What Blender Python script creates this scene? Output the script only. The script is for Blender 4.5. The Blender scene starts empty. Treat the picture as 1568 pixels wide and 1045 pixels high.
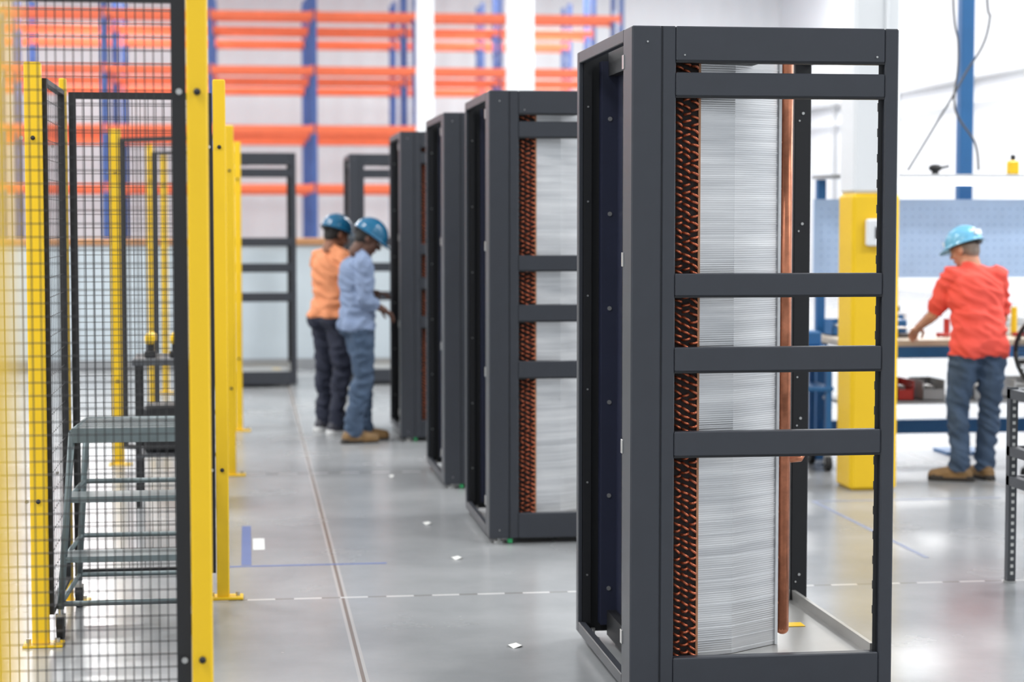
import bpy, math, random
import numpy as np
from mathutils import Vector, Matrix, noise
random.seed(4)
scene=bpy.context.scene
scene.view_settings.view_transform='Standard'
scene.view_settings.exposure=0.0

# ---------------------------------------------------------------- materials
def lin(c):
    return tuple(((x/255)/12.92 if x/255<=0.04045 else ((x/255+0.055)/1.055)**2.4) for x in c)
MATS={}
def mat(name,col,rough=.5,metal=0.0,var=.08,ns=6.0,bump=0.0,stretch=None,emit=0):
    if name in MATS: return MATS[name]
    m=bpy.data.materials.new(name); m.use_nodes=True
    nt=m.node_tree; b=nt.nodes['Principled BSDF']
    c=lin(col)
    tc=nt.nodes.new('ShaderNodeTexCoord'); mp=nt.nodes.new('ShaderNodeMapping')
    if stretch: mp.inputs['Scale'].default_value=stretch
    n=nt.nodes.new('ShaderNodeTexNoise'); n.inputs['Scale'].default_value=ns; n.inputs['Detail'].default_value=5
    mx=nt.nodes.new('ShaderNodeMix'); mx.data_type='RGBA'
    mx.inputs[6].default_value=(*[max(0,x*(1-var*1.6)) for x in c],1)
    mx.inputs[7].default_value=(*[min(1,x*(1+var*1.6)) for x in c],1)
    nt.links.new(tc.outputs['Object'],mp.inputs['Vector']); nt.links.new(mp.outputs[0],n.inputs['Vector'])
    nt.links.new(n.outputs['Fac'],mx.inputs[0]); nt.links.new(mx.outputs[2],b.inputs['Base Color'])
    b.inputs['Roughness'].default_value=rough; b.inputs['Metallic'].default_value=metal
    if bump:
        bp=nt.nodes.new('ShaderNodeBump'); bp.inputs['Strength'].default_value=bump; bp.inputs['Distance'].default_value=.01
        nt.links.new(n.outputs['Fac'],bp.inputs['Height']); nt.links.new(bp.outputs[0],b.inputs['Normal'])
    if emit:
        b.inputs['Emission Color'].default_value=(*c,1); b.inputs['Emission Strength'].default_value=emit
    MATS[name]=m; return m

RACK=mat('powder_coat_charcoal',(51,54,61),.42,.0,.06,12,.03)
RACKIN=mat('powder_coat_black',(20,21,25),.5,0,.08,10)
NAVY=mat('navy_panel',(34,38,58),.45)
STEEL=mat('zinc_steel',(190,190,188),.3,.8)
COPPER=mat('copper_tube',(190,122,92),.33,.65,.3,30)
BEND=mat('copper_bend',(188,104,72),.34,.6,.4,60)
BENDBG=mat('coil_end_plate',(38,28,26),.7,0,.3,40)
COILEDGE=mat('coil_edge_strip',(176,130,98),.5,.3,.2,40)
YEL=mat('safety_yellow',(252,204,28),.35,0,.03,5)
BLK=mat('fence_black',(34,34,36),.5)
WIRE=mat('fence_wire',(48,47,48),.5)
WHITE=mat('white_paint',(238,240,242),.5,0,.015,3)
WALLR=mat('right_wall_paint',(238,242,246),.6,0,.02,1)
PART=mat('partition_panel',(216,226,232),.5,0,.03,2)
ORANGE=mat('racking_orange',(238,112,70),.45)
BLUE=mat('racking_blue',(64,92,152),.45)
BENCHBLUE=mat('bench_blue',(40,104,160),.45)
PEG=mat('pegboard_blue',(178,204,238),.5)
WOODC=mat('wood_cap',(206,150,104),.6,0,.2,8)
ALU=mat('tray_aluminium',(172,171,168),.35,.5,.08,6)
GALV=mat('galvanised_tube',(118,130,132),.4,.5,.2,14)
RUBBER=mat('black_rubber',(28,28,30),.6)
PAPER=mat('paper',(236,236,232),.7)
TAPE=mat('blue_tape',(96,110,158),.6)
TAPE2=mat('worn_blue_tape',(136,144,168),.6)
RED=mat('red_plastic',(190,56,48),.4)
GREYP=mat('grey_plastic',(165,167,170),.5)
DGREY=mat('dark_grey_steel',(88,90,94),.45,.3)
TOPM=mat('bench_top',(205,190,170),.4,0,.1,10)
GREEN=mat('green_tag',(40,150,90),.5)
LAMP=mat('lamp_diffuser',(255,255,255),.4,emit=3)

def finmat():
    m=bpy.data.materials.new('aluminium_fins'); m.use_nodes=True; nt=m.node_tree; b=nt.nodes['Principled BSDF']
    tc=nt.nodes.new('ShaderNodeTexCoord'); mp=nt.nodes.new('ShaderNodeMapping'); mp.inputs['Scale'].default_value=(1.2,1.2,22)
    n=nt.nodes.new('ShaderNodeTexNoise'); n.inputs['Scale'].default_value=1.4; n.inputs['Detail'].default_value=4
    r=nt.nodes.new('ShaderNodeValToRGB'); r.color_ramp.elements[0].position=.3; r.color_ramp.elements[0].color=(.54,.545,.56,1)
    r.color_ramp.elements[1].position=.7; r.color_ramp.elements[1].color=(.76,.76,.765,1)
    w=nt.nodes.new('ShaderNodeTexWave'); w.wave_type='BANDS'; w.bands_direction='Z'; w.inputs['Scale'].default_value=40
    bp=nt.nodes.new('ShaderNodeBump'); bp.inputs['Strength'].default_value=.22; bp.inputs['Distance'].default_value=.002
    L=nt.links.new
    L(tc.outputs['Object'],mp.inputs[0]); L(mp.outputs[0],n.inputs['Vector']); L(n.outputs['Fac'],r.inputs[0]); L(r.outputs[0],b.inputs['Base Color'])
    L(tc.outputs['Object'],w.inputs['Vector']); L(w.outputs['Fac'],bp.inputs['Height']); L(bp.outputs[0],b.inputs['Normal'])
    b.inputs['Roughness'].default_value=.32; b.inputs['Metallic'].default_value=.75
    return m
FIN=finmat()
FINE=mat('fin_edge',(226,227,229),.4,.3,.08,40)

def floormat():
    m=bpy.data.materials.new('polished_concrete'); m.use_nodes=True; nt=m.node_tree; b=nt.nodes['Principled BSDF']; L=nt.links.new
    tc=nt.nodes.new('ShaderNodeTexCoord')
    n=nt.nodes.new('ShaderNodeTexNoise'); n.inputs['Scale'].default_value=1.1; n.inputs['Detail'].default_value=8; n.inputs['Roughness'].default_value=.6
    L(tc.outputs['Object'],n.inputs['Vector'])
    r=nt.nodes.new('ShaderNodeValToRGB'); e=r.color_ramp.elements
    e[0].position=.28; e[0].color=(.275,.285,.295,1); e[1].position=.74; e[1].color=(.39,.398,.405,1)
    L(n.outputs['Fac'],r.inputs[0])
    sp=nt.nodes.new('ShaderNodeSeparateXYZ'); L(tc.outputs['Object'],sp.inputs[0])
    def M(op,a,bv=None):
        x=nt.nodes.new('ShaderNodeMath'); x.operation=op
        for i,v in enumerate((a,bv)):
            if v is None: continue
            if isinstance(v,(int,float)): x.inputs[i].default_value=v
            else: L(v,x.inputs[i])
        return x.outputs[0]
    def seam(axis,off,per,w):
        t=M('SUBTRACT',sp.outputs[axis],off-per/2+100*per*-1)
        t=M('MODULO',t,per); t=M('SUBTRACT',t,per/2); t=M('ABSOLUTE',t); return M('LESS_THAN',t,w)
    s1=seam(0,.42,4.4,.007); s2=seam(1,8.85,4.4,.012)
    s3=seam(0,.42,4.4,.020)
    m0=nt.nodes.new('ShaderNodeMix'); m0.data_type='RGBA'; L(s3,m0.inputs[0]); L(r.outputs[0],m0.inputs[6]); m0.inputs[7].default_value=(.45,.44,.43,1)
    mx=nt.nodes.new('ShaderNodeMix'); mx.data_type='RGBA'; L(s1,mx.inputs[0]); L(m0.outputs[2],mx.inputs[6]); mx.inputs[7].default_value=(.20,.165,.14,1)
    wv=M('SINE',M('MULTIPLY',sp.outputs[0],30.0)); wv=M('GREATER_THAN',wv,-.3)
    j=nt.nodes.new('ShaderNodeMix'); j.data_type='RGBA'; L(wv,j.inputs[0]); j.inputs[6].default_value=(.22,.21,.21,1); j.inputs[7].default_value=(.68,.67,.66,1)
    mx2=nt.nodes.new('ShaderNodeMix'); mx2.data_type='RGBA'; L(s2,mx2.inputs[0]); L(mx.outputs[2],mx2.inputs[6]); L(j.outputs[2],mx2.inputs[7])
    L(mx2.outputs[2],b.inputs['Base Color'])
    n2=nt.nodes.new('ShaderNodeTexNoise'); n2.inputs['Scale'].default_value=1.4; n2.inputs['Detail'].default_value=7; L(tc.outputs['Object'],n2.inputs['Vector'])
    mr=nt.nodes.new('ShaderNodeMapRange'); mr.inputs['To Min'].default_value=.13; mr.inputs['To Max'].default_value=.36; L(n2.outputs['Fac'],mr.inputs['Value']); L(mr.outputs[0],b.inputs['Roughness'])
    b.inputs['Specular IOR Level'].default_value=.48
    return m
FLOOR=floormat()

def wallmat():
    m=bpy.data.materials.new('ribbed_white_wall'); m.use_nodes=True; nt=m.node_tree; b=nt.nodes['Principled BSDF']; L=nt.links.new
    tc=nt.nodes.new('ShaderNodeTexCoord')
    n=nt.nodes.new('ShaderNodeTexNoise'); n.inputs['Scale'].default_value=.25; L(tc.outputs['Object'],n.inputs['Vector'])
    r=nt.nodes.new('ShaderNodeValToRGB'); r.color_ramp.elements[0].color=(.76,.785,.81,1); r.color_ramp.elements[1].color=(.85,.87,.89,1); L(n.outputs['Fac'],r.inputs[0])
    L(r.outputs[0],b.inputs['Base Color']); b.inputs['Roughness'].default_value=.6
    w=nt.nodes.new('ShaderNodeTexWave'); w.bands_direction='X'; w.inputs['Scale'].default_value=.5; L(tc.outputs['Object'],w.inputs['Vector'])
    bp=nt.nodes.new('ShaderNodeBump'); bp.inputs['Distance'].default_value=.04; bp.inputs['Strength'].default_value=.7; L(w.outputs['Fac'],bp.inputs['Height']); L(bp.outputs[0],b.inputs['Normal'])
    return m
WALL=wallmat()

# ---------------------------------------------------------------- mesh builder
class B:
    def __init__(s): s.v=[];s.f=[];s.m=[];s.sm=[];s.mats=[]
    def mi(s,m):
        if m not in s.mats: s.mats.append(m)
        return s.mats.index(m)
    def add(s,vs,fs,m,smooth=False):
        o=len(s.v); s.v+= [tuple(v) for v in vs]; k=s.mi(m)
        for f in fs: s.f.append(tuple(i+o for i in f)); s.m.append(k); s.sm.append(smooth)
    def box(s,x0,x1,y0,y1,z0,z1,m,M=None):
        vs=[Vector((x,y,z)) for x in (x0,x1) for y in (y0,y1) for z in (z0,z1)]
        if M: vs=[M@v for v in vs]
        s.add(vs,[(0,1,3,2),(4,6,7,5),(0,4,5,1),(2,3,7,6),(0,2,6,4),(1,5,7,3)],m)
    def bbox(s,x0,x1,y0,y1,z0,z1,m,c=.006,M=None):
        vs=[];idx={}
        X=(x0,x1);Y=(y0,y1);Z=(z0,z1)
        for i in (0,1):
            for j in (0,1):
                for k in (0,1):
                    dx=c if i==0 else -c; dy=c if j==0 else -c; dz=c if k==0 else -c
                    for a,p in enumerate(((X[i],Y[j]+dy,Z[k]+dz),(X[i]+dx,Y[j],Z[k]+dz),(X[i]+dx,Y[j]+dy,Z[k]))):
                        idx[(i,j,k,a)]=len(vs); vs.append(Vector(p))
        if M: vs=[M@v for v in vs]
        I=lambda i,j,k,a: idx[(i,j,k,a)]
        fs=[]
        for i in (0,1): 
            q=[I(i,0,0,0),I(i,1,0,0),I(i,1,1,0),I(i,0,1,0)]; fs.append(q if i else q[::-1])
        for j in (0,1):
            q=[I(0,j,0,1),I(0,j,1,1),I(1,j,1,1),I(1,j,0,1)]; fs.append(q if j else q[::-1])
        for k in (0,1):
            q=[I(0,0,k,2),I(1,0,k,2),I(1,1,k,2),I(0,1,k,2)]; fs.append(q if k else q[::-1])
        for a0 in (0,1):
            for b0 in (0,1):
                fs.append([I(a0,b0,0,0),I(a0,b0,0,1),I(a0,b0,1,1),I(a0,b0,1,0)])
                fs.append([I(a0,0,b0,0),I(a0,0,b0,2),I(a0,1,b0,2),I(a0,1,b0,0)])
                fs.append([I(0,a0,b0,1),I(0,a0,b0,2),I(1,a0,b0,2),I(1,a0,b0,1)])
        for i in (0,1):
            for j in (0,1):
                for k in (0,1): fs.append([I(i,j,k,0),I(i,j,k,1),I(i,j,k,2)])
        s.add(vs,fs,m)
    def tube(s,pts,r,m,seg=8,cap=True,smooth=True):
        pts=[Vector(p) for p in pts]; n=len(pts)
        rs=r if isinstance(r,(list,tuple)) else [r]*n
        vs=[];fs=[]; ref=None
        for i,p in enumerate(pts):
            d=(pts[min(i+1,n-1)]-pts[max(i-1,0)]).normalized()
            if ref is None: ref=Vector((0,0,1)) if abs(d.z)<.9 else Vector((1,0,0))
            a=d.cross(ref)
            if a.length<1e-4: a=d.orthogonal()
            a.normalize(); bb=d.cross(a).normalized()
            for k in range(seg):
                t=2*math.pi*k/seg; vs.append(p+(a*math.cos(t)+bb*math.sin(t))*rs[i])
        for i in range(n-1):
            for k in range(seg):
                k2=(k+1)%seg; fs.append((i*seg+k,i*seg+k2,(i+1)*seg+k2,(i+1)*seg+k))
        if cap:
            fs.append(tuple(range(seg))[::-1]); fs.append(tuple((n-1)*seg+k for k in range(seg)))
        s.add(vs,fs,m,smooth and seg>5)
    def cyl(s,p0,p1,r,m,seg=12): s.tube([p0,p1],r,m,seg,smooth=False)
    def bolt(s,p,d,r=.007,m=None):
        p=Vector(p); d=Vector(d); s.tube([p,p+d*.004],r,m or STEEL,8,smooth=False)
    def ell(s,c,r,m,seg=14,rings=9,R=None):
        vs=[];fs=[]; c=Vector(c)
        for i in range(rings+1):
            ph=math.pi*i/rings
            for k in range(seg):
                t=2*math.pi*k/seg
                v=Vector((r[0]*math.sin(ph)*math.cos(t),r[1]*math.sin(ph)*math.sin(t),r[2]*math.cos(ph)))
                vs.append(c+(R@v if R else v))
        for i in range(rings):
            for k in range(seg):
                k2=(k+1)%seg; fs.append((i*seg+k,(i+1)*seg+k,(i+1)*seg+k2,i*seg+k2))
        s.add(vs,fs,m,True)
    def mesh(s,name):
        me=bpy.data.meshes.new(name); me.from_pydata(s.v,[],s.f)
        for m in s.mats: me.materials.append(m)
        me.polygons.foreach_set('material_index',s.m); me.polygons.foreach_set('use_smooth',s.sm)
        me.validate(); me.update(); return me
    def obj(s,name,loc=(0,0,0),rz=0,parent=None):
        o=bpy.data.objects.new(name,s.mesh(name)); scene.collection.objects.link(o)
        o.location=loc; o.rotation_euler=(0,0,rz)
        if parent: o.parent=parent
        return o
def link(name,me,loc,rz=0):
    o=bpy.data.objects.new(name,me); scene.collection.objects.link(o); o.location=loc; o.rotation_euler=(0,0,rz); return o

# ---------------------------------------------------------------- room shell
X0,X1,Y0,Y1,H=-14,16,-6,58,9.6
b=B(); b.box(X0-.2,X1+.2,Y0,Y1+.2,-.2,0,FLOOR); b.obj('floor')
b=B(); b.box(X0-.2,X1+.2,Y1,Y1+.2,0,H,WALL); b.obj('wall_back')
b=B(); b.box(X0-.2,X0,Y0,Y1,0,H,WALL); b.obj('wall_left')
b=B(); b.box(X1,X1+.2,Y0,Y1,0,H,WALLR); b.obj('wall_right')
b=B(); b.box(X0-.2,X1+.2,Y0,Y1+.2,H,H+.2,WHITE); b.obj('ceiling')
b=B()
b.cyl((15.9,10,4.8),(15.9,57,4.8),.05,GREYP); b.cyl((15.9,10,4.3),(15.9,57,4.3),.04,WHITE)
for y in range(12,57,5): b.cyl((15.9,y,.0),(15.9,y,4.8),.05,GREYP); b.box(15.84,16,y-.08,y+.08,4.7,4.9,GREYP)
b.obj('wall_pipework')

for yy in (3,13,24,36,49):
    for xx in (-10,-3.6,7.8,13):
        b=B(); b.bbox(-.35,.35,-1.2,1.2,.03,.15,WHITE,.02); b.box(-.3,.3,-1.15,1.15,.0,.04,LAMP)
        b.cyl((0,-1,.15),(0,-1,.598),.006,STEEL,6); b.cyl((0,1,.15),(0,1,.598),.006,STEEL,6)
        o=b.obj('highbay_lamp',(xx,yy,9.0))
        l=bpy.data.lights.new('tube_light','AREA'); l.shape='RECTANGLE'; l.size=1.6; l.size_y=2.4; l.energy=(440,460,560,640,700)[(3,13,24,36,49).index(yy)]; l.color=(1,.997,.985)
        lo=bpy.data.objects.new('tube_light',l); scene.collection.objects.link(lo); lo.parent=o; lo.location=(0,0,-.05)

# ---------------------------------------------------------------- columns
def column(loc,detail,w=.175):
    b=B()
    b.bbox(-w,w,-w,w,1.88,H,WHITE,.02); b.bbox(-w-.004,w+.004,-w-.004,w+.004,0,1.88,YEL,.022)
    if detail:
        b.cyl((.05,-w-.02,1.72),(.05,-w-.02,H),.010,WHITE)
        for z in (2.2,3.2,4.2): b.box(.02,.08,-w-.03,-w,z,z+.03,WHITE)
        b.bbox(-.075,.085,-w-.07,-w-.004,1.55,1.72,WHITE,.01); b.box(-.03,.04,-w-.076,-w-.069,1.60,1.67,DGREY)
        b.bbox(.06,.12,-w-.03,-w,1.10,1.20,YEL,.006)
    b.obj('building_column',loc)
column((3.925,12.08,0),True,.15); column((3.79,27.2,0),False); column((3.78,41.8,0),False)

# ---------------------------------------------------------------- coolant rack
def rack_mesh(name,coil=True):
    rng=random.Random(7)
    b=B(); W,D,Z0,Z1=.96,1.14,.03,2.39
    b.bbox(0,.106,0,.16,Z0,Z1,RACK,.005); b.bbox(.109,.157,.002,.05,Z0,Z1,RACK,.004); b.box(.10,.112,.006,.05,Z0,Z1,RACKIN)
    b.bbox(W-.05,W,0,.06,Z0,Z1,RACK,.005); b.box(W-.066,W-.05,.02,.024,Z0+.1,Z1-.1,RACKIN)
    b.bbox(0,.018,D-.05,D,Z0,Z1,RACK,.003); b.bbox(.018,.16,D-.03,D,Z0,Z1,RACKIN,.003)
    b.box(.085,.15,D-.10,D-.03,Z0+.04,Z1-.04,NAVY); b.box(.018,.05,D-.06,D-.03,Z0+.04,Z1-.04,RACKIN)
    if coil:
        b.box(.148,.156,.05,D-.03,Z0+.02,Z1-.02,NAVY)
        for y in (.35,.6,.85): b.box(.136,.148,y-.02,y+.02,Z0+.04,Z1-.04,RACKIN)
    b.box(.11,.157,.16,D-.1,Z0,Z0+.1,RACKIN); b.box(.11,.157,.16,D-.1,Z1-.1,Z1,RACKIN)
    b.bbox(W-.07,W,D-.06,D,Z0,Z1,RACKIN,.004)
    xa,xb=.157,W-.05
    for z0,z1 in ((2.27,2.39),(2.148,2.23),(1.449,1.528),(1.183,1.268),(.883,.97),(.03,.163)):
        b.bbox(xa,xb,.0,.045,z0,z1,RACK,.004)
        if z0>.5: b.box(xa,xb,.004,.042,z0-.006,z0+.001,RACKIN)
    for z0,z1 in ((Z0,Z0+.045),(Z1-.045,Z1)):
        b.bbox(0,.03,.16,D-.05,z0,z1,RACK,.003); b.bbox(W-.04,W,.06,D-.06,z0,z1,RACK,.003)
    b.bbox(.16,W-.07,D-.04,D,Z1-.03,Z1,RACK,.003); b.bbox(.16,W-.07,D-.04,D,Z0,Z0+.12,RACK,.003)
    b.box(.34,.48,.05,.4,Z1-.12,Z1-.08,RACKIN)
    for i in range(22): b.box(W-.068,W-.064,.018,.026,.3+i*.09,.33+i*.09,BLK)
    for z in (.22,.6,.98,1.36,1.74,2.12):
        b.bolt((.117,D-.10,z),(0,-1,0),.009)
        b.bolt((.035,D-.06,z+.05),(0,-1,0),.004)
    for z in (.19,.88,1.55,2.25):
        b.bbox(-.004,.004,.135,.165,z,z+.05,STEEL,.001)
    for z in (2.335,.075): b.bolt((.055,0,z),(0,-1,0),.0035)
    b.bolt((xb-.03,0,2.29),(0,-1,0),.004); b.bolt((xa+.03,0,2.29),(0,-1,0),.003)
    for z in (.25,.9,1.1,1.7,2.15): b.bolt((W-.035,D-.06,z),(0,-1,0),.006); b.bolt((W-.05,D-.06,z-.03),(0,-1,0),.004)
    for x in (.06,W-.06):
        for y in (.06,D-.06):
            b.cyl((x,y,0),(x,y,.012),.028,STEEL); b.cyl((x,y,.01),(x,y,Z0+.02),.009,STEEL)
    b.box(.10,.125,.01,.03,.005,.03,GREEN)
    b.box(.16,W-.06,.05,D-.05,.13,.145,ALU)
    b.box(W-.065,W-.05,.05,D-.05,.13,.185,ALU); b.box(.16,W-.06,D-.055,D-.045,.13,.185,ALU)
    b.box(.72,.80,.55,.62,.146,.148,YEL)
    if coil:
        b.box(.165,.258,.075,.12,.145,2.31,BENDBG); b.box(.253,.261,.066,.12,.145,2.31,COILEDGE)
        segs=[((.26,.09),(.40,.125)),((.40,.125),(.60,.26))]
        for (ax,ay),(bx,by) in segs:
            d=Vector((bx-ax,by-ay,0)); L=d.length; ang=math.atan2(d.y,d.x)
            M=Matrix.Translation((ax,ay,0))@Matrix.Rotation(ang,4,'Z')
            b.box(0,L,0,.07,.147,2.31,FIN,M)
            nf=50
            for i in range(nf):
                z=.16+i*(2.14/nf); b.box(0,L,-.0014,.0,z,z+.0024,FINE,M)
        b.box(.596,.606,.25,.30,.147,2.31,FINE)
        b.tube([(.629,.27,.20),(.629,.27,2.32)],.024,COPPER,14)
        b.ell((.629,.27,.20),(.024,.024,.02),COPPER)
        for i in range(12): b.tube([(.60,.26,.3+i*.17),(.629,.27,.3+i*.17)],.008,COPPER,6)
        b.tube([(.629,.27,.83),(.70,.30,.83),(.72,.31,.86)],.012,COPPER,8)
        for c in range(3):
            for i in range(86):
                z=.16+i*.0249+(.012 if c%2 else 0)+rng.uniform(-.002,.002); x=.183+c*.029
                s=.011+rng.uniform(-.002,.002); dz=rng.choice((.004,.006,.008,-.003)); dp=.024+rng.uniform(-.006,.006)
                pts=[]
                for k in range(5):
                    t=math.pi*k/4
                    pts.append((x-s*math.cos(t),.075-dp*math.sin(t),z+dz*math.cos(t)))
                b.tube(pts,.0048,BEND,6,cap=False,smooth=True)
    return b.mesh(name)
RM=rack_mesh('cooling_rack')
link('cooling_rack',RM,(1.33,6.73,0)); link('cooling_rack',RM,(1.258,10.2,0)); link('cooling_rack',RM,(1.235,12.35,0),math.radians(.5))
link('cooling_rack',RM,(1.17,15.05,0),0)
RE=rack_mesh('empty_rack_frame',False)
link('empty_rack_frame',RE,(-.46,20.1,0)); link('empty_rack_frame',RE,(1.05,20.3,0))

# ---------------------------------------------------------------- fences
def post(b,x,y,w=.056,d=.056,h=2.34):
    b.bbox(x-w/2,x+w/2,y-d/2,y+d/2,.0,h,YEL,.005)
    b.bbox(x-.07,x+.09,y-.05,y+.05,0,.012,YEL,.003)
    b.cyl((x+.065,y,.012),(x+.065,y,.03),.01,STEEL); b.cyl((x-.05,y,.012),(x-.05,y,.03),.01,STEEL)
    for z in (.59,2.04): b.tube([(x,y-d/2,z),(x,y-d/2-.008,z)],.009,BLK,10); b.bolt((x-.045,y-d/2,z),(0,-1,0),.008)
def panel(b,p,q,z0=.12,z1=2.28,sx=.022,sz=.0335,fr=.03,wr=.0028):
    p=Vector((*p,0)); q=Vector((*q,0)); d=q-p; L=d.length
    M=Matrix.Translation(p)@Matrix.Rotation(math.atan2(d.y,d.x),4,'Z')
    b.box(0,fr,-.015,.015,z0,z1,BLK,M); b.box(L-fr,L,-.015,.015,z0,z1,BLK,M)
    b.box(fr,L-fr,-.015,.015,z0,z0+fr,BLK,M); b.box(fr,L-fr,-.015,.015,z1-fr,z1,BLK,M)
    h=wr/2; x=fr+sx
    while x<L-fr: b.box(x-h,x+h,-h,h,z0,z1,WIRE,M); x+=sx
    z=z0+sz
    while z<z1: b.box(0,L,-h-wr,h-wr,z-h,z+h,WIRE,M); z+=sz
b=B(); post(b,-.121,5.06,.053); post(b,-1.45,5.06); panel(b,(-1.41,5.06),(-.150,5.06),.1,2.30,fr=.036)
b.obj('safety_fence')
b=B(); post(b,-.15,1.03); b.obj('safety_fence_post')
b=B(); post(b,-.835,8.0,.066); panel(b,(-.800,8.03),(-.80,8.82),sz=.08,sx=.07,fr=.02,wr=.0022); post(b,-.80,8.9,.03); panel(b,(-.775,8.9),(-.150,8.9),sz=.06,sx=.035); post(b,-.118,8.9)
b.obj('safety_fence')
b=B(); post(b,-.90,13.9,.075); panel(b,(-.86,13.88),(-.15,13.22),sz=.08,sx=.05); post(b,-.11,13.2); post(b,-.80,16.76); panel(b,(-.77,16.7),(-.12,16.05),sz=.1,sx=.06); post(b,-.07,16.0)
post(b,-.80,19.6); b.obj('safety_fence')

# ---------------------------------------------------------------- rolling ladder
b=B(); r=.014
T=[(-.72,8.2,.84),(-.28,8.2,.84),(-.28,8.72,.84),(-.70,8.72,.84)]
G=[(-.77,8.14,.12),(-.25,8.14,.12),(-.25,8.8,.12),(-.75,8.8,.12)]
b.tube(T+[T[0]],r,GALV,8)
for t,g in zip(T,G):
    b.tube([t,g],r,GALV,8); b.cyl((g[0],g[1],.12),(g[0],g[1],.08),.012,STEEL)
    b.cyl((g[0]-.015,g[1],.045),(g[0]+.015,g[1],.045),.045,RUBBER,16); b.box(g[0]-.02,g[0]+.02,g[1]-.012,g[1]+.012,.05,.10,STEEL)
for i in range(1,9): b.box(-.71,-.28,8.2+i*.058,8.2+i*.058+.02,.835,.85,GALV)
def lerp(a,c,t): return tuple(a[i]+(c[i]-a[i])*t for i in range(3))
for tz in (.38,.72,.97):
    P=[lerp(t,g,tz) for t,g in zip(T,G)]
    b.tube(P+[P[0]],r*.8,GALV,8)
    if tz<.9:
        z=P[0][2]; b.box(P[0][0],P[1][0],P[0][1]-.01,P[0][1]+.16,z-.012,z+.012,GALV)
b.box(-.72,-.28,8.185,8.2,.80,.86,GALV)
b.obj('rolling_step_ladder')

# ---------------------------------------------------------------- tool stand behind the fence
b=B()
for x in (-.15,.15):
    for y in (-.2,.2): b.box(x-.015,x+.015,y-.015,y+.015,0,.85,BLK)
b.bbox(-.18,.18,-.25,.25,.85,.89,DGREY,.005); b.box(-.16,.16,-.22,.22,.3,.32,DGREY)
for i in range(2):
    x=-.08+i*.15
    b.bbox(x-.03,x+.03,-.1,.12,.97,1.03,YEL,.012); b.bbox(x-.02,x+.02,-.08,-.04,.9,.98,BLK,.006); b.bbox(x-.035,x+.035,-.11,-.01,.89,.93,BLK,.008); b.cyl((x,.12,1.0),(x,.17,1.0),.014,BLK)
b.bbox(-.12,.12,-.15,.15,.32,.6,BLK,.02)
b.obj('power_tool_stand',(-.50,12.0,0))

# ---------------------------------------------------------------- partition wall
b=B(); b.box(-13.9,2.9,22.6,22.75,0,1.42,PART); b.bbox(-13.9,2.9,22.55,22.8,1.42,1.50,WOODC,.01); b.box(-13.9,2.9,22.58,22.6,0,.12,GREYP)
for i in range(14): b.box(-13.9+i*1.2-.01,-13.9+i*1.2+.01,22.59,22.6,.12,1.42,GREYP)
b.obj('partition_wall')

# ---------------------------------------------------------------- pallet racking
def pallet(name,Y,nx0,nx1,levels,h=7.5):
    b=B(); P=2.37
    for k in range(nx0,nx1+1):
        x=1.57+k*P
        for y in (0,1.05):
            b.bbox(x-.055,x+.055,y-.04,y+.04,0,h,BLUE,.008); b.box(x-.09,x+.09,y-.08,y+.08,0,.01,BLUE)
        z=.3; s=0
        while z<h-.9:
            a=(x,0.02,z) if s else (x,1.03,z); c=(x,1.03,z+.8) if s else (x,.02,z+.8)
            b.tube([a,c],.02,BLUE,4,smooth=False); b.tube([(x,.02,z),(x,1.03,z)],.02,BLUE,4,smooth=False); z+=.8; s=1-s
    for z in levels:
        for k in range(nx0,nx1):
            x=1.57+k*P
            for y in (-.045,1.095):
                b.bbox(x+.05,x+P-.05,y-.025,y+.025,z-.07,z+.07,ORANGE,.008)
                for e in (x+.055,x+P-.055): b.box(e-.025,e+.025,y-.035,y+.03,z-.12,z+.1,ORANGE)
    b.obj(name,(0,Y,0))
LV=[1.1,2.44,3.78,5.12,6.36]
pallet('pallet_racking',45.2,-6,3,LV); pallet('pallet_racking',48.9,-6,3,LV); pallet('pallet_racking',52.6,-6,3,LV)

# ---------------------------------------------------------------- workbench area
b=B()
b.bbox(4.0,7.4,12.85,13.6,.85,.90,TOPM,.008)
for x in (4.06,5.7,7.34):
    for y in (12.95,13.55):
        b.box(x-.04,x+.04,y-.03,y+.03,0,.85,BENCHBLUE)
    b.box(x-.03,x+.03,13.56,13.62,.85,2.0,BENCHBLUE); b.box(x-.03,x+.03,12.95,13.55,.12,.18,BENCHBLUE)
b.box(4.06,7.34,13.5,13.56,.18,.28,BENCHBLUE); b.box(4.0,7.4,12.86,12.9,.77,.85,BENCHBLUE)
b.box(4.06,7.34,13.0,13.5,.44,.46,GREYP)
b.box(4.0,7.4,13.55,13.57,1.30,1.86,PEG)
for i in range(60):
    for j in range(9): b.box(4.05+i*.056,4.056+i*.056,13.546,13.55,1.34+j*.056,1.346+j*.056,BENCHBLUE)
b.bbox(4.0,7.4,13.1,13.62,2.005,2.03,GREYP,.006); b.box(4.3,7.1,13.085,13.2,1.955,2.0,LAMP)
b.obj('workbench')
b=B()
b.bbox(5.15,5.25,13.75,13.85,0,H,BENCHBLUE,.01); b.box(5.05,5.35,13.66,13.96,0,.02,BENCHBLUE); b.obj('blue_steel_post')
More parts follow.
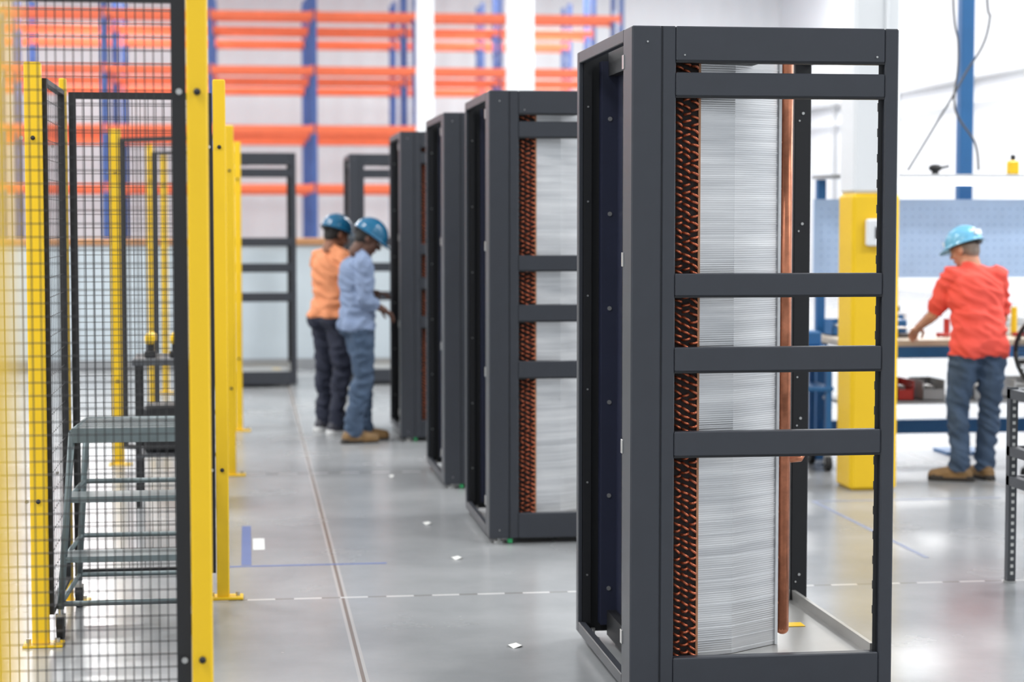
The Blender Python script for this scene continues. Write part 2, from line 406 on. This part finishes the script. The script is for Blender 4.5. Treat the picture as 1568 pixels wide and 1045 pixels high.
def bin_(loc,m,w=.2,d=.25,h=.12,rz=0):
    b=B(); t=.006
    b.box(-w/2,w/2,-d/2,d/2,0,t,m); b.box(-w/2,-w/2+t,-d/2,d/2,0,h,m); b.box(w/2-t,w/2,-d/2,d/2,0,h,m); b.box(-w/2,w/2,d/2-t,d/2,0,h,m); b.box(-w/2,w/2,-d/2,-d/2+t,0,h*.55,m)
    b.bbox(-w*.3,w*.2,-d*.3,d*.2,t,h*.7,STEEL,.01)
    b.obj('parts_bin',loc,rz)
for i,(x,m) in enumerate(((4.15,BENCHBLUE),(4.38,GREYP),(5.15,GREYP),(5.4,WHITE),(5.75,BENCHBLUE),(6.0,RED),(6.3,YEL))): bin_((x,13.38,.902),m,.18,.2,.11)
for x,m,w in ((4.28,WHITE,.18),(4.52,RED,.12),(4.72,GREYP,.16),(5.1,GREYP,.18),(5.4,WHITE,.18)): bin_((x,13.2,.462),m,w,.3,.14)
b=B(); b.bbox(-.09,.09,-.07,.07,0,.03,DGREY,.005); b.bbox(-.05,.05,-.05,.0,.03,.12,BENCHBLUE,.008); b.bbox(-.05,.05,.03,.07,.03,.12,STEEL,.008); b.cyl((0,-.14,.07),(0,.1,.07),.012,STEEL); b.cyl((-.06,-.14,.07),(.06,-.14,.07),.006,STEEL)
b.obj('bench_vise',(4.48,13.12,.902))
b=B(); b.bbox(-.06,.06,-.04,.04,0,.16,WHITE,.01); b.bbox(-.03,.03,-.045,-.04,.06,.14,BENCHBLUE,.001); b.cyl((0,0,.16),(0,0,.2),.015,BLK); b.obj('test_meter',(4.58,13.42,.902))
b=B(); rg=random.Random(3)
for i,m in enumerate((RED,YEL,BLK,WHITE,RED,BENCHBLUE,BLK)):
    x=i*.13+rg.uniform(-.03,.03); y=rg.uniform(-.05,.05); a=rg.uniform(-1,1); c,s=math.cos(a),math.sin(a)
    b.tube([(x,y,.016),(x+.09*c,y+.09*s,.016)],[.015,.013],m,10); b.tube([(x+.09*c,y+.09*s,.016),(x+.2*c,y+.2*s,.012)],.004,STEEL,6)
    if i%2: b.cyl((x-.03,y+.12,0),(x-.03,y+.12,.1+.02*i),.022,(WHITE,RED,YEL)[i%3],12)
b.obj('hand_tools',(4.75,13.05,.902))
b=B()
for j in range(5):
    pts=[]
    for i in range(25):
        t=i/24*2*math.pi; pts.append((.07*math.sin(t)*(1+.15*j)+.01*j,-.012*j,-.36+.36*math.cos(t)*(1+.05*j)))
    b.tube(pts,.007,BLK,6)
b.cyl((0,.06,0),(0,-.08,.02),.01,STEEL)
b.obj('cable_coil',(4.13,13.02,2.08))
def bez(P,n=24):
    out=[]; P=[Vector(p) for p in P]
    for s in range(len(P)-1):
        p0=P[max(s-1,0)];p1=P[s];p2=P[s+1];p3=P[min(s+2,len(P)-1)]
        for i in range(n):
            t=i/n; out.append(.5*((2*p1)+(-p0+p2)*t+(2*p0-5*p1+4*p2-p3)*t*t+(-p0+3*p1-3*p2+p3)*t**3))
    out.append(P[-1]); return out
b=B(); b.tube(bez([(5.2,13.3,H),(5.15,13.3,3.9),(5.18,13.3,3.1),(5.0,13.3,2.72),(4.78,13.3,2.35),(4.6,13.3,2.06)],14),.008,DGREY,6)
b.tube(bez([(4.85,13.2,H),(4.86,13.2,3.9),(4.92,13.2,2.9),(4.9,13.2,2.5),(5.05,13.2,2.25),(5.08,13.2,2.06)],14),.008,DGREY,6)
b.obj('hanging_cable')
b=B(); b.ell((0,0,.045),(.05,.04,.028),BLK); b.cyl((0,0,0),(0,0,.04),.025,BLK); b.tube([(.04,0,.045),(.10,0,.06)],.009,BLK,8); b.obj('task_camera',(4.80,13.3,2.032))
b=B(); b.bbox(-.035,.035,-.04,.04,0,.10,YEL,.01); b.cyl((0,0,.10),(0,0,.14),.018,BLK); b.obj('glue_bottle',(5.37,13.3,2.032))

# office chair
b=B()
for i in range(5):
    a=2*math.pi*i/5+.3; x,y=.3*math.cos(a),.3*math.sin(a)
    b.tube([(0,0,.13),(x,y,.09)],[.03,.018],BLK,8); b.cyl((x-.02,y,.035),(x+.02,y,.035),.035,RUBBER,14); b.cyl((x,y,.05),(x,y,.09),.01,STEEL,8)
b.cyl((0,0,.1),(0,0,.52),.03,DGREY); b.ell((0,0,.56),(.25,.24,.05),BLK,20)
pts=[(.0,.24,.52),(0,.30,.62),(0,.30,.8)]; b.tube(pts,.02,BLK,8)
ring=[(.23*math.cos(t),.29+.03*abs(math.cos(t)),.86+.24*math.sin(t)) for t in [2*math.pi*i/28 for i in range(29)]]
b.tube(ring,.016,BLK,8)
for i in range(-9,10):
    x=i*.023; h=.24*math.sqrt(max(0,1-(x/.23)**2)); b.tube([(x,.295,.86-h),(x,.295,.86+h)],.003,BLK,4,smooth=False)
    z=i*.024; w=.23*math.sqrt(max(0,1-(z/.24)**2)); b.tube([(-w,.295,.86+z),(w,.295,.86+z)],.003,BLK,4,smooth=False)
for s in (-1,1): b.tube([(s*.24,.05,.55),(s*.30,.05,.6),(s*.30,.05,.76)],.014,BLK,8); b.bbox(s*.3-.03,s*.3+.03,-.1,.16,.76,.79,BLK,.01)
b.obj('office_chair',(5.36,12.2,0),math.radians(125))

# utility cart with perforated posts at right
b=B()
for x in (0,.9):
    for y in (0,.6):
        b.box(x-.02,x+.02,y-.02,y-.015,.0,.93,DGREY); b.box(x-.02,x-.015,y-.015,y+.02,.0,.93,DGREY)
        for i in range(26): b.box(x-.006,x+.008,y-.0215,y-.02,.04+i*.034,.055+i*.034,PAPER)
        b.cyl((x,y,0),(x,y,.01),.03,STEEL)
for z in (.90,.63,.49): 
    b.box(-.02,.92,-.026,.02,z-.025,z+.02,DGREY); b.box(-.02,.92,.58,.62,z-.025,z+.02,DGREY); b.box(-.02,.02,0,.6,z-.025,z+.02,DGREY); b.box(.88,.92,0,.6,z-.025,z+.02,DGREY)
b.box(0,.9,0,.6,.49,.50,DGREY); b.box(0,.9,0,.6,.905,.915,DGREY)
b.obj('utility_cart',(3.57,8.2,0))
b=B()
for x in (0,.5):
    for y in (0,.4): b.box(x-.02,x+.02,y-.02,y+.02,.12,.85,BENCHBLUE); b.cyl((x-.02,y,.05),(x+.02,y,.05),.05,RUBBER,14); b.box(x-.025,x+.025,y-.01,y+.01,.05,.13,STEEL)
for z in (.2,.55,.82): b.bbox(-.03,.53,-.03,.43,z,z+.03,BENCHBLUE,.004)
b.bbox(.05,.3,.05,.3,.23,.42,GREYP,.01); b.bbox(.05,.22,.05,.25,.85,.98,STEEL,.01); b.bbox(.28,.48,.1,.3,.85,.95,BENCHBLUE,.01)
b.obj('parts_cart',(3.42,12.9,0))

# floor bits
b=B(); b.box(-.04,.01,9.75,11.0,0,.001,TAPE); b.box(-.1,.68,9.70,9.73,0,.001,TAPE); b.obj('floor_marking_tape')
b=B(); b.box(3.4,3.425,9.5,11.5,0,.001,TAPE2); b.box(3.4,4.6,11.5,11.525,0,.001,TAPE2); b.obj('floor_marking_tape')
b=B(); b.box(.02,.08,10.2,10.55,0,.002,PAPER); b.obj('paper_tag')
def scrap(x,y,s):
    b=B(); vs=[(-s,-.02,.0),(0,-.03,.008),(s*.8,-.01,.002),(s,.03,.006),(0,.04,.002),(-s*.7,.02,.008),(0,0,.012)]
    b.add(vs,[(0,1,6),(1,2,6),(2,3,6),(3,4,6),(4,5,6),(5,0,6)],PAPER); b.obj('paper_scrap',(x,y,.0),s*20)
for x,y,s in ((1.06,7.73,.035),(1.045,9.8,.035),(1.0,10.95,.03),(.95,13.0,.02)): scrap(x,y,s)

# ---------------------------------------------------------------- people
def skinmat(n,c): return mat(n,c,.55,0,.06,20)
JEAN=mat('denim',(62,80,104),.8,0,.28,7,.5); NAVYP=mat('navy_trousers',(36,40,58),.8,0,.15,9,.4)
TEE=mat('coral_tshirt',(234,84,70),.8,0,.08,5,.5); OTEE=mat('orange_tshirt',(222,142,98),.8,0,.08,5,.5); BSH=mat('chambray_shirt',(126,142,172),.8,0,.12,6,.5)
BOOT=mat('tan_boot',(128,98,60),.6,0,.25,14); SNK=mat('dark_sneaker',(60,60,70),.6); SOLE=mat('boot_sole',(40,34,30),.7); WSOLE=mat('white_sole',(220,220,220),.6)
HATB=mat('hardhat_blue',(20,96,134),.22,0,.03); HATW=mat('hardhat_pale_blue',(112,182,218),.22,0,.03)
S1=skinmat('skin_tan',(206,150,122)); S2=skinmat('skin_dark',(96,64,50)); S3=skinmat('skin_brown',(140,92,68))
HAIRD=mat('hair_dark',(30,26,24),.7,0,.3,60); HAIRG=mat('hair_grey',(130,118,108),.7,0,.3,60)
EYEW=mat('eye_white',(235,232,228),.3); EYED=mat('eye_iris',(40,28,20),.2); LIP=mat('lips',(150,88,78),.5)

class Blob:
    def __init__(s): s.p=[]
    def cone(s,a,c,r1,r2,m): s.p.append(('c',Vector(a),Vector(c),r1,r2,m))
    def ell(s,c,r,m,R=None): s.p.append(('e',Vector(c),Vector(r),R or Matrix.Identity(3),0,m))
    def build(s,name,voxel,smooth=3,zmin=None,hem=None):
        b=B()
        for q in s.p:
            if q[0]=='c':
                _,a,c,r1,r2,m=q; b.ell(a,(r1,)*3,m,14,8); b.ell(c,(r2,)*3,m,14,8)
                d=(c-a)
                if d.length>1e-4: b.tube([a,c],[r1,r2],m,16)
            else: b.ell(q[1],q[2],q[5],20,14,q[3])
        me=b.mesh(name+'_src'); o=bpy.data.objects.new(name+'_src',me); scene.collection.objects.link(o)
        r=o.modifiers.new('r','REMESH'); r.mode='VOXEL'; r.voxel_size=voxel
        sm=o.modifiers.new('s','SMOOTH'); sm.iterations=smooth; sm.factor=.5
        dg=bpy.context.evaluated_depsgraph_get(); dg.update()
        out=bpy.data.meshes.new_from_object(o.evaluated_get(dg)); bpy.data.objects.remove(o); out.name=name
        out.materials.clear(); mats=[]
        for q in s.p:
            if q[5] not in mats: mats.append(q[5])
        for m in mats: out.materials.append(m)
        n=len(out.polygons); C=np.zeros(n*3); out.polygons.foreach_get('center',C); C=C.reshape(-1,3)
        best=np.full(n,1e9); idx=np.zeros(n,dtype=np.int32)
        for q in s.p:
            if q[0]=='c':
                a=np.array(q[1]); d=np.array(q[2])-a; L2=max(d@d,1e-9); t=np.clip(((C-a)@d)/L2,0,1)
                dist=np.linalg.norm(C-a-t[:,None]*d,axis=1)-(q[3]+(q[4]-q[3])*t)
            else:
                R=np.array(q[3]); l=(C-np.array(q[1]))@R; rr=np.array(q[2]); k=np.linalg.norm(l/rr,axis=1); dist=(k-1)*np.linalg.norm(l,axis=1)/np.maximum(k,1e-6)
            mk=dist<best; best[mk]=dist[mk]; idx[mk]=mats.index(q[5])
        if hem:
            zh,ms,mp=hem; si,pi=mats.index(ms),mats.index(mp)
            hv=zh+.008*np.sin(C[:,0]*30)+.008*np.cos(C[:,1]*25)
            cl=(idx==si)|(idx==pi)
            tor=cl&(C[:,2]<zh+.3)&(np.abs(C[:,0])<.235)
            idx[tor&(C[:,2]>=hv)&((idx==pi))]=si; idx[tor&(C[:,2]<hv)]=pi
            for v in out.vertices:
                if abs(v.co.x)<.2 and zh-.006<v.co.z<zh+.16:
                    k=1-(v.co.z-zh)/.16; r=math.hypot(v.co.x,v.co.y)+1e-6; f=.012*min(1,max(0,k))
                    v.co.x+=v.co.x/r*f; v.co.y+=v.co.y/r*f
            cloth=set()
            for pl,i in zip(out.polygons,idx):
                if i in (si,pi): cloth.update(pl.vertices)
            nr=[v.normal.copy() for v in out.vertices]
            for i in cloth:
                v=out.vertices[i]; p=v.co
                q=Vector((p.x*9+p.z*7,p.y*9-p.z*4,p.z*13+p.x*5)); f=abs(noise.noise(q)); g=noise.noise(Vector((p.x*22,p.y*22,p.z*30+p.x*12)))
                v.co=p+nr[i]*(.010-.036*f+.004*g)
        out.polygons.foreach_set('material_index',idx); out.polygons.foreach_set('use_smooth',[True]*n)
        if zmin is not None:
            for v in out.vertices:
                if v.co.z<zmin: v.co.z=zmin
        out.update(); return out

def hand_mesh(name,side,skin,curl=.5):
    h=Blob(); s=side
    h.ell((0,.045,0),(.040,.052,.015),skin); h.cone((0,-.02,0),(0,.03,0),.026,.026,skin)
    h.cone((.025*s,.05,0),(.028*s,.085,0),.013,.011,skin); h.cone((-.025*s,.05,0),(-.028*s,.08,0),.013,.011,skin)
    for x,L,y0 in ((.030,.070,.088),(.010,.080,.092),(-.010,.074,.090),(-.029,.058,.082)):
        p=Vector((x*s,y0-.01,0)); a=0; r=.0092
        for k,f in enumerate((.45,.32,.23)):
            a+=curl*(.5+.35*k); q=p+Vector((x*s*.06,math.cos(a),-math.sin(a)))*L*f; h.cone(p,q,r,r-.0008,skin); p=q; r-=.0008
    h.cone((.022*s,.012,-.004),(.050*s,.042,-.012),.013,.011,skin); h.cone((.050*s,.042,-.012),(.060*s,.070,-.022),.011,.010,skin); h.cone((.060*s,.070,-.022),(.056*s,.092,-.032),.010,.0085,skin)
    return h.build(name,.0045,2)

def head_mesh(name,skin,hair):
    h=Blob()
    h.ell((0,-.012,.03),(.075,.094,.092),skin); h.ell((0,.032,-.045),(.055,.058,.066),skin); h.ell((0,.068,-.092),(.024,.02,.02),skin)
    h.ell((0,.05,.0),(.062,.045,.05),skin)
    h.cone((0,.092,.012),(0,.112,-.026),.009,.013,skin); h.ell((.013,.1,-.03),(.009,.009,.007),skin); h.ell((-.013,.1,-.03),(.009,.009,.007),skin)
    h.cone((-.04,.078,.03),(.04,.078,.03),.011,.011,skin)
    h.ell((0,.089,-.056),(.024,.011,.006),LIP); h.ell((0,.086,-.066),(.021,.011,.007),LIP)
    for s in (-1,1): h.ell((s*.079,-.01,-.0),(.010,.021,.032),skin); h.ell((s*.045,.055,-.03),(.022,.025,.022),skin)
    h.ell((0,-.03,.032),(.080,.088,.098),hair); h.ell((0,-.055,-.015),(.066,.052,.06),hair)
    h.cone((0,-.03,-.05),(0,-.035,-.13),.056,.058,skin)
    return h.build(name,.0055,3)

def helmet_mesh(name,m,badge=None):
    b=B(); seg=40; rings=12; vs=[];fs=[]
    for i in range(rings+1):
        ph=math.pi/2*i/rings
        for k in range(seg):
            t=2*math.pi*k/seg; c,s=math.cos(t),math.sin(t)
            x=.112*math.sin(ph)*c; y=.134*math.sin(ph)*s; z=.118*math.cos(ph)
            if abs(x)<.022:
                f=1.05; y*=f if ph>.3 else 1;z*=1.05
            vs.append((x,y,z))
    for k in range(seg):
        t=2*math.pi*k/seg; e=.014+.045*max(0,math.sin(t))**3; vs.append((.112*math.cos(t)+e*math.cos(t),(.134+e)*math.sin(t),-.012-.008*max(0,math.sin(t))))
    for k in range(seg):
        t=2*math.pi*k/seg; e=.014+.045*max(0,math.sin(t))**3; vs.append((.112*math.cos(t)+e*math.cos(t),(.134+e)*math.sin(t),-.017-.008*max(0,math.sin(t))))
    for k in range(seg):
        t=2*math.pi*k/seg; vs.append((.108*math.cos(t),.130*math.sin(t),-.005))
    for i in range(rings+3):
        for k in range(seg):
            k2=(k+1)%seg; fs.append((i*seg+k,(i+1)*seg+k,(i+1)*seg+k2,i*seg+k2))
    b.add(vs,fs,m,True)
    for x in (-.035,.035): b.tube([(x,.118*math.cos(t),.108*math.sin(t)+.006) for t in [math.pi*i/12 for i in range(2,11)]],.004,m,6)
    band=[(.088*math.cos(t),-.01+.104*math.sin(t),-.012-.018*max(0,-math.sin(t))) for t in [2*math.pi*i/24 for i in range(25)]]
    b.tube(band,.007,RUBBER,6); b.bbox(-.03,.03,-.128,-.108,-.045,-.018,RUBBER,.005)
    if badge: 
        b.box(-.03,.03,.128,.14,.02,.05,badge); b.box(-.035,.035,-.139,-.12,.02,.055,badge)
    return b.mesh(name)

def person(name,loc,heading,scale,J,shirt,pants,skin,hair,hat,boot,sole,sleeve,headrot,feet,curl=.5,badge=None,hem=.9,bulk=1.0):
    e=bpy.data.objects.new(name,None); scene.collection.objects.link(e); e.location=loc; e.rotation_euler=(0,0,heading); e.scale=(scale,)*3; e.empty_display_size=.2
    V={k:Vector(v) for k,v in J.items()}; k_=bulk
    bl=Blob(); up=(V['chest']-V['pelvis']).normalized(); R=Vector((0,0,1)).rotation_difference(up).to_matrix()
    pe,ch,nk=V['pelvis'],V['chest'],V['neck']
    bl.ell(pe+Vector((0,0,-.02)),(.166*k_,.120*k_,.12),pants,R)
    for s,k in ((-1,'L'),(1,'R')):
        hp,kn,an=V['hip'+k],V['knee'+k],V['ankle'+k]
        bl.ell(hp+Vector((0,-.045,-.01)),(.090,.095,.10),pants)
        bl.cone(hp,kn,.102*k_,.076,pants); bl.cone(kn,an+Vector((0,0,.06)),.074,.064,pants); bl.ell(kn.lerp(an,.3)+Vector((0,-.018,0)),(.067,.072,.12),pants)
        bl.cone(an+Vector((0,0,.08)),an+Vector((0,.01,.0)),.066,.070,pants)
        fy=feet[k]; f=Vector((-math.sin(fy),math.cos(fy),0)); r=Vector((f.y,-f.x,0))
        g=Vector((an.x,an.y,0))
        bl.cone(g-f*.045+Vector((0,0,.05)),g+f*.09+Vector((0,0,.045)),.046,.048,boot)
        bl.cone(g+f*.09+Vector((0,0,.045))+r*.008,g+f*.175+Vector((0,0,.035))+r*.008,.050,.042,boot); bl.cone(g+Vector((0,0,.06)),g+Vector((0,0,.12)),.052,.052,boot)
        bl.cone(g-f*.055+Vector((0,0,.008)),g+f*.17+Vector((0,0,.008)),.048,.048,sole)
    bl.ell(pe+up*.05,(.178*k_,.136*k_,.13),shirt,R)
    bl.ell(pe.lerp(ch,.45),(.170*k_,.126*k_,.19),shirt,R); bl.ell(ch,(.186*k_,.132*k_,.175),shirt,R); bl.ell(ch+up*.06+R@Vector((0,-.025,0)),(.172*k_,.105*k_,.12),shirt,R)
    bl.cone(V['shoulderL'],V['shoulderR'],.070,.070,shirt)
    hd=V['head']
    for k in 'LR': bl.cone(nk,V['shoulder'+k],.054,.060,shirt)
    bl.cone(nk+Vector((0,0,-.03)),hd+(nk-hd)*.3,.060,.052,skin); bl.cone(nk+Vector((0,0,-.06)),nk,.07,.066,shirt)
    for k in 'LR':
        sh,el,wr=V['shoulder'+k],V['elbow'+k],V['wrist'+k]
        bl.cone(sh,el,.052,.043,skin); bl.cone(el,wr,.043,.028,skin); bl.ell(el.lerp(wr,.28),(.042,.042,.042),skin)
        if sleeve=='short': bl.cone(sh,sh.lerp(el,.76),.070,.066,shirt)
        else: bl.cone(sh,el,.070,.060,shirt); bl.cone(el,el.lerp(wr,sleeve),.060,.052,shirt)
    o=bpy.data.objects.new('body',bl.build('body',.0105,3,0.0,(hem,shirt,pants))); scene.collection.objects.link(o); o.parent=e
    for k,s in (('L',1),('R',-1)):
        el,wr=V['elbow'+k],V['wrist'+k]; d=(wr-el).normalized(); d=(d+Vector((0,0,-.15))).normalized()
        up0=Vector((0,0,1)); z=(up0-d*up0.dot(d)).normalized(); x=d.cross(z).normalized()
        M=Matrix((x,d,z)).transposed()
        o=bpy.data.objects.new('hand_'+k,hand_mesh('hand_'+k,s,skin,curl)); scene.collection.objects.link(o); o.parent=e
        o.matrix_local=Matrix.Translation(wr)@M.to_4x4()
    HM=Matrix.Translation(hd)@Matrix.Rotation(headrot[0],4,'Z')@Matrix.Rotation(headrot[1],4,'X')@Matrix.Rotation(headrot[2],4,'Y')
    o=bpy.data.objects.new('head',head_mesh('head',skin,hair)); scene.collection.objects.link(o); o.parent=e; o.matrix_local=HM
    b=B()
    for s in (-1,1): b.ell((s*.031,.085,.008),(.013,.010,.009),EYEW,12,8); b.ell((s*.031,.0925,.008),(.006,.004,.006),EYED,10,6)
    o=b.obj('eyes'); o.parent=e; o.matrix_local=HM
    o=bpy.data.objects.new('hard_hat',helmet_mesh('hard_hat',hat,badge)); scene.collection.objects.link(o); o.parent=e; o.matrix_local=HM@Matrix.Translation((0,-.005,.05))@Matrix.Rotation(math.radians(-4),4,'X')
    return e
rad=math.radians
person('worker_at_bench',(4.75,12.30,0),rad(4),.96,dict(pelvis=(0,-.02,.97),chest=(0,.06,1.26),neck=(-.01,.12,1.45),head=(-.03,.18,1.575),
    hipL=(-.09,-.01,.93),hipR=(.09,-.01,.93),kneeL=(-.12,.06,.51),kneeR=(.105,.03,.51),ankleL=(-.125,.0,.10),ankleR=(.085,.05,.10),
    shoulderL=(-.165,.09,1.40),shoulderR=(.165,.07,1.40),elbowL=(-.245,.20,1.13),wristL=(-.25,.44,1.03),elbowR=(.235,.13,1.11),wristR=(.13,.36,1.01)),
    TEE,JEAN,S1,HAIRG,HATW,BOOT,SOLE,'short',(rad(35),rad(-16),0),{'L':rad(62),'R':rad(5)},.6,WHITE,.86,1.10)
person('worker_at_rack',(.865,15.1,0),rad(-80),.985,dict(pelvis=(0,-.03,.97),chest=(0,-.03,1.27),neck=(0,.01,1.46),head=(0,.065,1.585),
    hipL=(-.09,-.02,.93),hipR=(.09,-.02,.93),kneeL=(-.10,.05,.51),kneeR=(.10,.0,.51),ankleL=(-.11,.04,.10),ankleR=(.10,-.09,.10),
    shoulderL=(-.18,.0,1.39),shoulderR=(.18,-.01,1.39),elbowL=(-.22,.05,1.14),wristL=(-.14,.14,1.16),elbowR=(.21,-.02,1.12),wristR=(.17,.13,1.05)),
    BSH,JEAN,S2,HAIRD,HATB,BOOT,SOLE,.5,(rad(-8),rad(-30),0),{'L':rad(0),'R':rad(8)},.5,None,.89,1.02)
person('worker_observing',(.66,15.8,0),rad(-55),1.0,dict(pelvis=(0,0,.97),chest=(0,.01,1.27),neck=(0,.03,1.47),head=(0,.07,1.59),
    hipL=(-.09,0,.93),hipR=(.09,0,.93),kneeL=(-.12,.04,.51),kneeR=(.12,.03,.51),ankleL=(-.13,.03,.10),ankleR=(.14,-.04,.10),
    shoulderL=(-.175,.02,1.40),shoulderR=(.175,.02,1.40),elbowL=(-.22,.08,1.12),wristL=(-.12,.27,1.05),elbowR=(.22,.04,1.12),wristR=(.15,.24,1.05)),
    OTEE,NAVYP,S3,HAIRD,HATB,SNK,WSOLE,'short',(rad(-5),rad(-15),0),{'L':rad(5),'R':rad(-8)},.5,None,.94,.98)

# ---------------------------------------------------------------- world + camera
w=bpy.data.worlds.new('world'); scene.world=w; w.use_nodes=True
bg=w.node_tree.nodes['Background']; bg.inputs[0].default_value=(.88,.94,1,1); bg.inputs[1].default_value=.85
cam=bpy.data.cameras.new('camera'); co=bpy.data.objects.new('camera',cam); scene.collection.objects.link(co); scene.camera=co
cam.sensor_width=36; cam.lens=68.9; cam.clip_end=200
co.location=(0,0,1.72); co.rotation_euler=(rad(90-3.567),0,rad(-7.7))
cam.dof.use_dof=True; cam.dof.focus_distance=6.95; cam.dof.aperture_fstop=2.4
